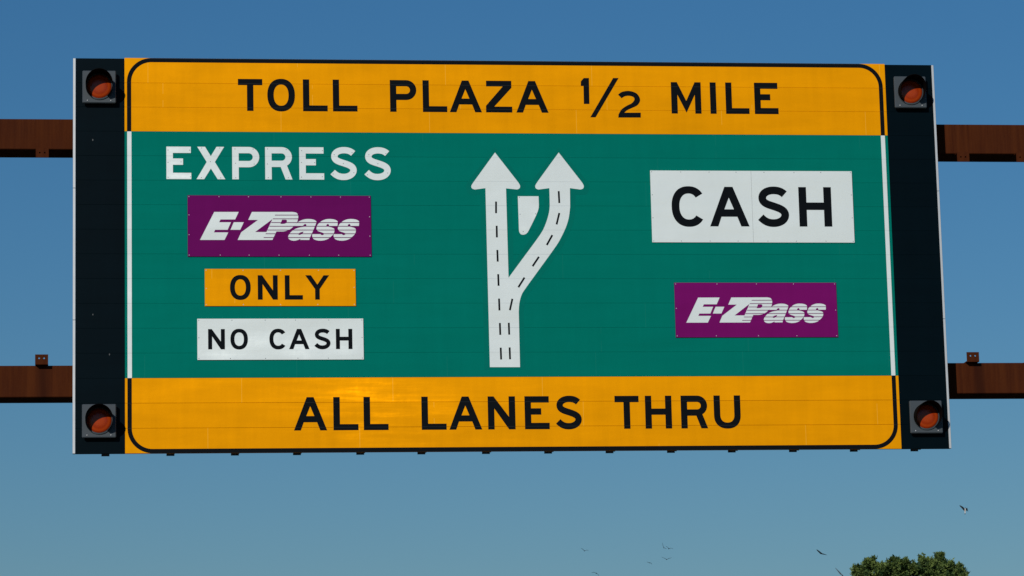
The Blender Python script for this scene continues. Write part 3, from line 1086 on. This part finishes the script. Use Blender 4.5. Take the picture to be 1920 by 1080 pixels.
def bird(label, body, lt, rt, le, re_, dist, axis, wmat='feather', chord=0.20, pale=False, blen=0.42):
    """body, wing tips (lt, rt) and wrists (le, re_) as surveyed; axis: the way the body points (right, up, away)"""
    o0 = far(body[0], body[1], dist)
    k = dist / FPX
    pos = lambda q, away=0.0: Vector(((q[0] - body[0]) * k, away, -(q[1] - body[1]) * k))
    loc = lambda v: CR * v.x + CF * v.y + CU * v.z
    ax_ = (CR * axis[0] + CU * axis[1] + CF * axis[2]).normalized()
    bm = bmesh.new()
    # body with head, neck, belly and fanned tail
    prof = [(-.50, .006, .05), (-.36, .014, .055), (-.24, .040, .045), (-.08, .066, .066), (.10, .075, .075), (.24, .058, .058), (.32, .036, .036), (.38, .040, .040), (.44, .030, .030), (.48, .010, .010), (.55, .003, .003)]
    sd = ax_.cross(CU)
    sd = sd.normalized() if sd.length > .05 else CR.copy()
    upv = sd.cross(ax_).normalized()
    rows = []
    for t, rz, rx in prof:
        rows.append([bm.verts.new(ax_ * t * blen + (sd * math.cos(a) * rx + upv * math.sin(a) * rz) * blen * (1.1 if dist < 350 else 1.75)) for a in [i * math.pi / 5 for i in range(10)]])
    for ri, (a, b) in enumerate(zip(rows, rows[1:])):
        for i in range(10):
            f = bm.faces.new((a[i], a[(i + 1) % 10], b[(i + 1) % 10], b[i]))
            if pale and 1 <= ri <= 5:
                f.material_index = 1
    bm.faces.new(rows[0])
    bm.faces.new(rows[-1])
    # wings: root, wrist and tip sections with a thin aerofoil profile
    for tip, el in ((lt, le), (rt, re_)):
        pts = [Vector((0, 0, 0)), loc(pos(el, -.02)), loc(pos(tip, .06))]
        secs = []
        path = [(pts[0], chord * 1.15), (pts[0].lerp(pts[1], .55), chord * 1.1), (pts[1], chord), (pts[1].lerp(pts[2], .5), chord * .72), (pts[1].lerp(pts[2], .85), chord * .42), (pts[2], chord * .08)]
        for j, (p, ch) in enumerate(path):
            sp = (path[min(5, j + 1)][0] - path[max(0, j - 1)][0]).normalized()
            cd = (ax_ - sp * ax_.dot(sp))
            cd = cd.normalized() if cd.length > .1 else CF
            up2 = sp.cross(cd).normalized()
            th_ = ch * .07 + .003
            p = p - cd * ch * .1 * (j / 5)
            secs.append([bm.verts.new(p + cd * ch * .5), bm.verts.new(p + cd * ch * .2 + up2 * th_), bm.verts.new(p - cd * ch * .5), bm.verts.new(p + cd * ch * .2 - up2 * th_)])
        for a, b in zip(secs, secs[1:]):
            for i in range(4):
                bm.faces.new((a[i], a[(i + 1) % 4], b[(i + 1) % 4], b[i]))
        bm.faces.new(secs[0])
        bm.faces.new(secs[-1])
    o = obj('bird', bm, [M[wmat], M['belly']], None)
    o.location = o0
    tag(o, label, 'bird', 'birds flying below the sign')
    return o


bird('small bird with raised wings, leftmost of the upper flock below the THRU lettering', (1096, 1033), (1089.3, 1027.4), (1104.2, 1031.9), (1093, 1030), (1100, 1031.4), 420, (.15, .1, 1), 'feather')
bird('bird with one wing raised steeply, left of the close pair below the sign', (1244.8, 1027.3), (1241.6, 1017.2), (1250, 1029.3), (1243.2, 1023), (1247.2, 1028), 400, (-.1, .1, 1))
bird('bird with flat drooping wings, right of the close pair below the sign', (1253.9, 1029), (1248.7, 1024.3), (1262.4, 1029), (1251.5, 1025.6), (1257.5, 1027.6), 400, (.1, .1, 1))
bird('bird in a wide shallow V, just below the close pair', (1250, 1049.2), (1240.2, 1044.2), (1260.4, 1045.6), (1246, 1046.6), (1254, 1047.0), 400, (.05, .1, 1))
bird('smallest bird with downturned wing, low left of the wide V bird', (1218.3, 1055.4), (1212, 1053.6), (1222.6, 1058.2), (1215, 1054.2), (1220.6, 1055.6), 520, (.3, .1, 1))
bird('bird with arched wings at the bottom edge, furthest down and left', (1118, 1074.8), (1108.6, 1074), (1123, 1080.4), (1114.2, 1072.9), (1120.6, 1076), 400, (.4, -.3, 1))
bird('dark bird gliding with outstretched wings left of and above the tree', (1540.5, 1038.2), (1531, 1030.6), (1551, 1041), (1536, 1034.8), (1545, 1039.3), 330, (-.9, -.1, .6), 'feather', .19)
bird('grey winged bird close beside the left edge of the tree', (1577, 1076.8), (1566.2, 1064.6), (1581, 1081.5), (1571.6, 1070.6), (1579.4, 1078.6), 300, (.8, -.35, .6), 'grey_feather', .19)
bird('white bellied bird with dark wings, highest and furthest right in the sky', (1809.6, 957.6), (1799.4, 947.6), (1815.2, 959.2), (1804.6, 951.6), (1812.8, 953.4), 330, (.08, 1, .35), 'feather', .2, True, .72)
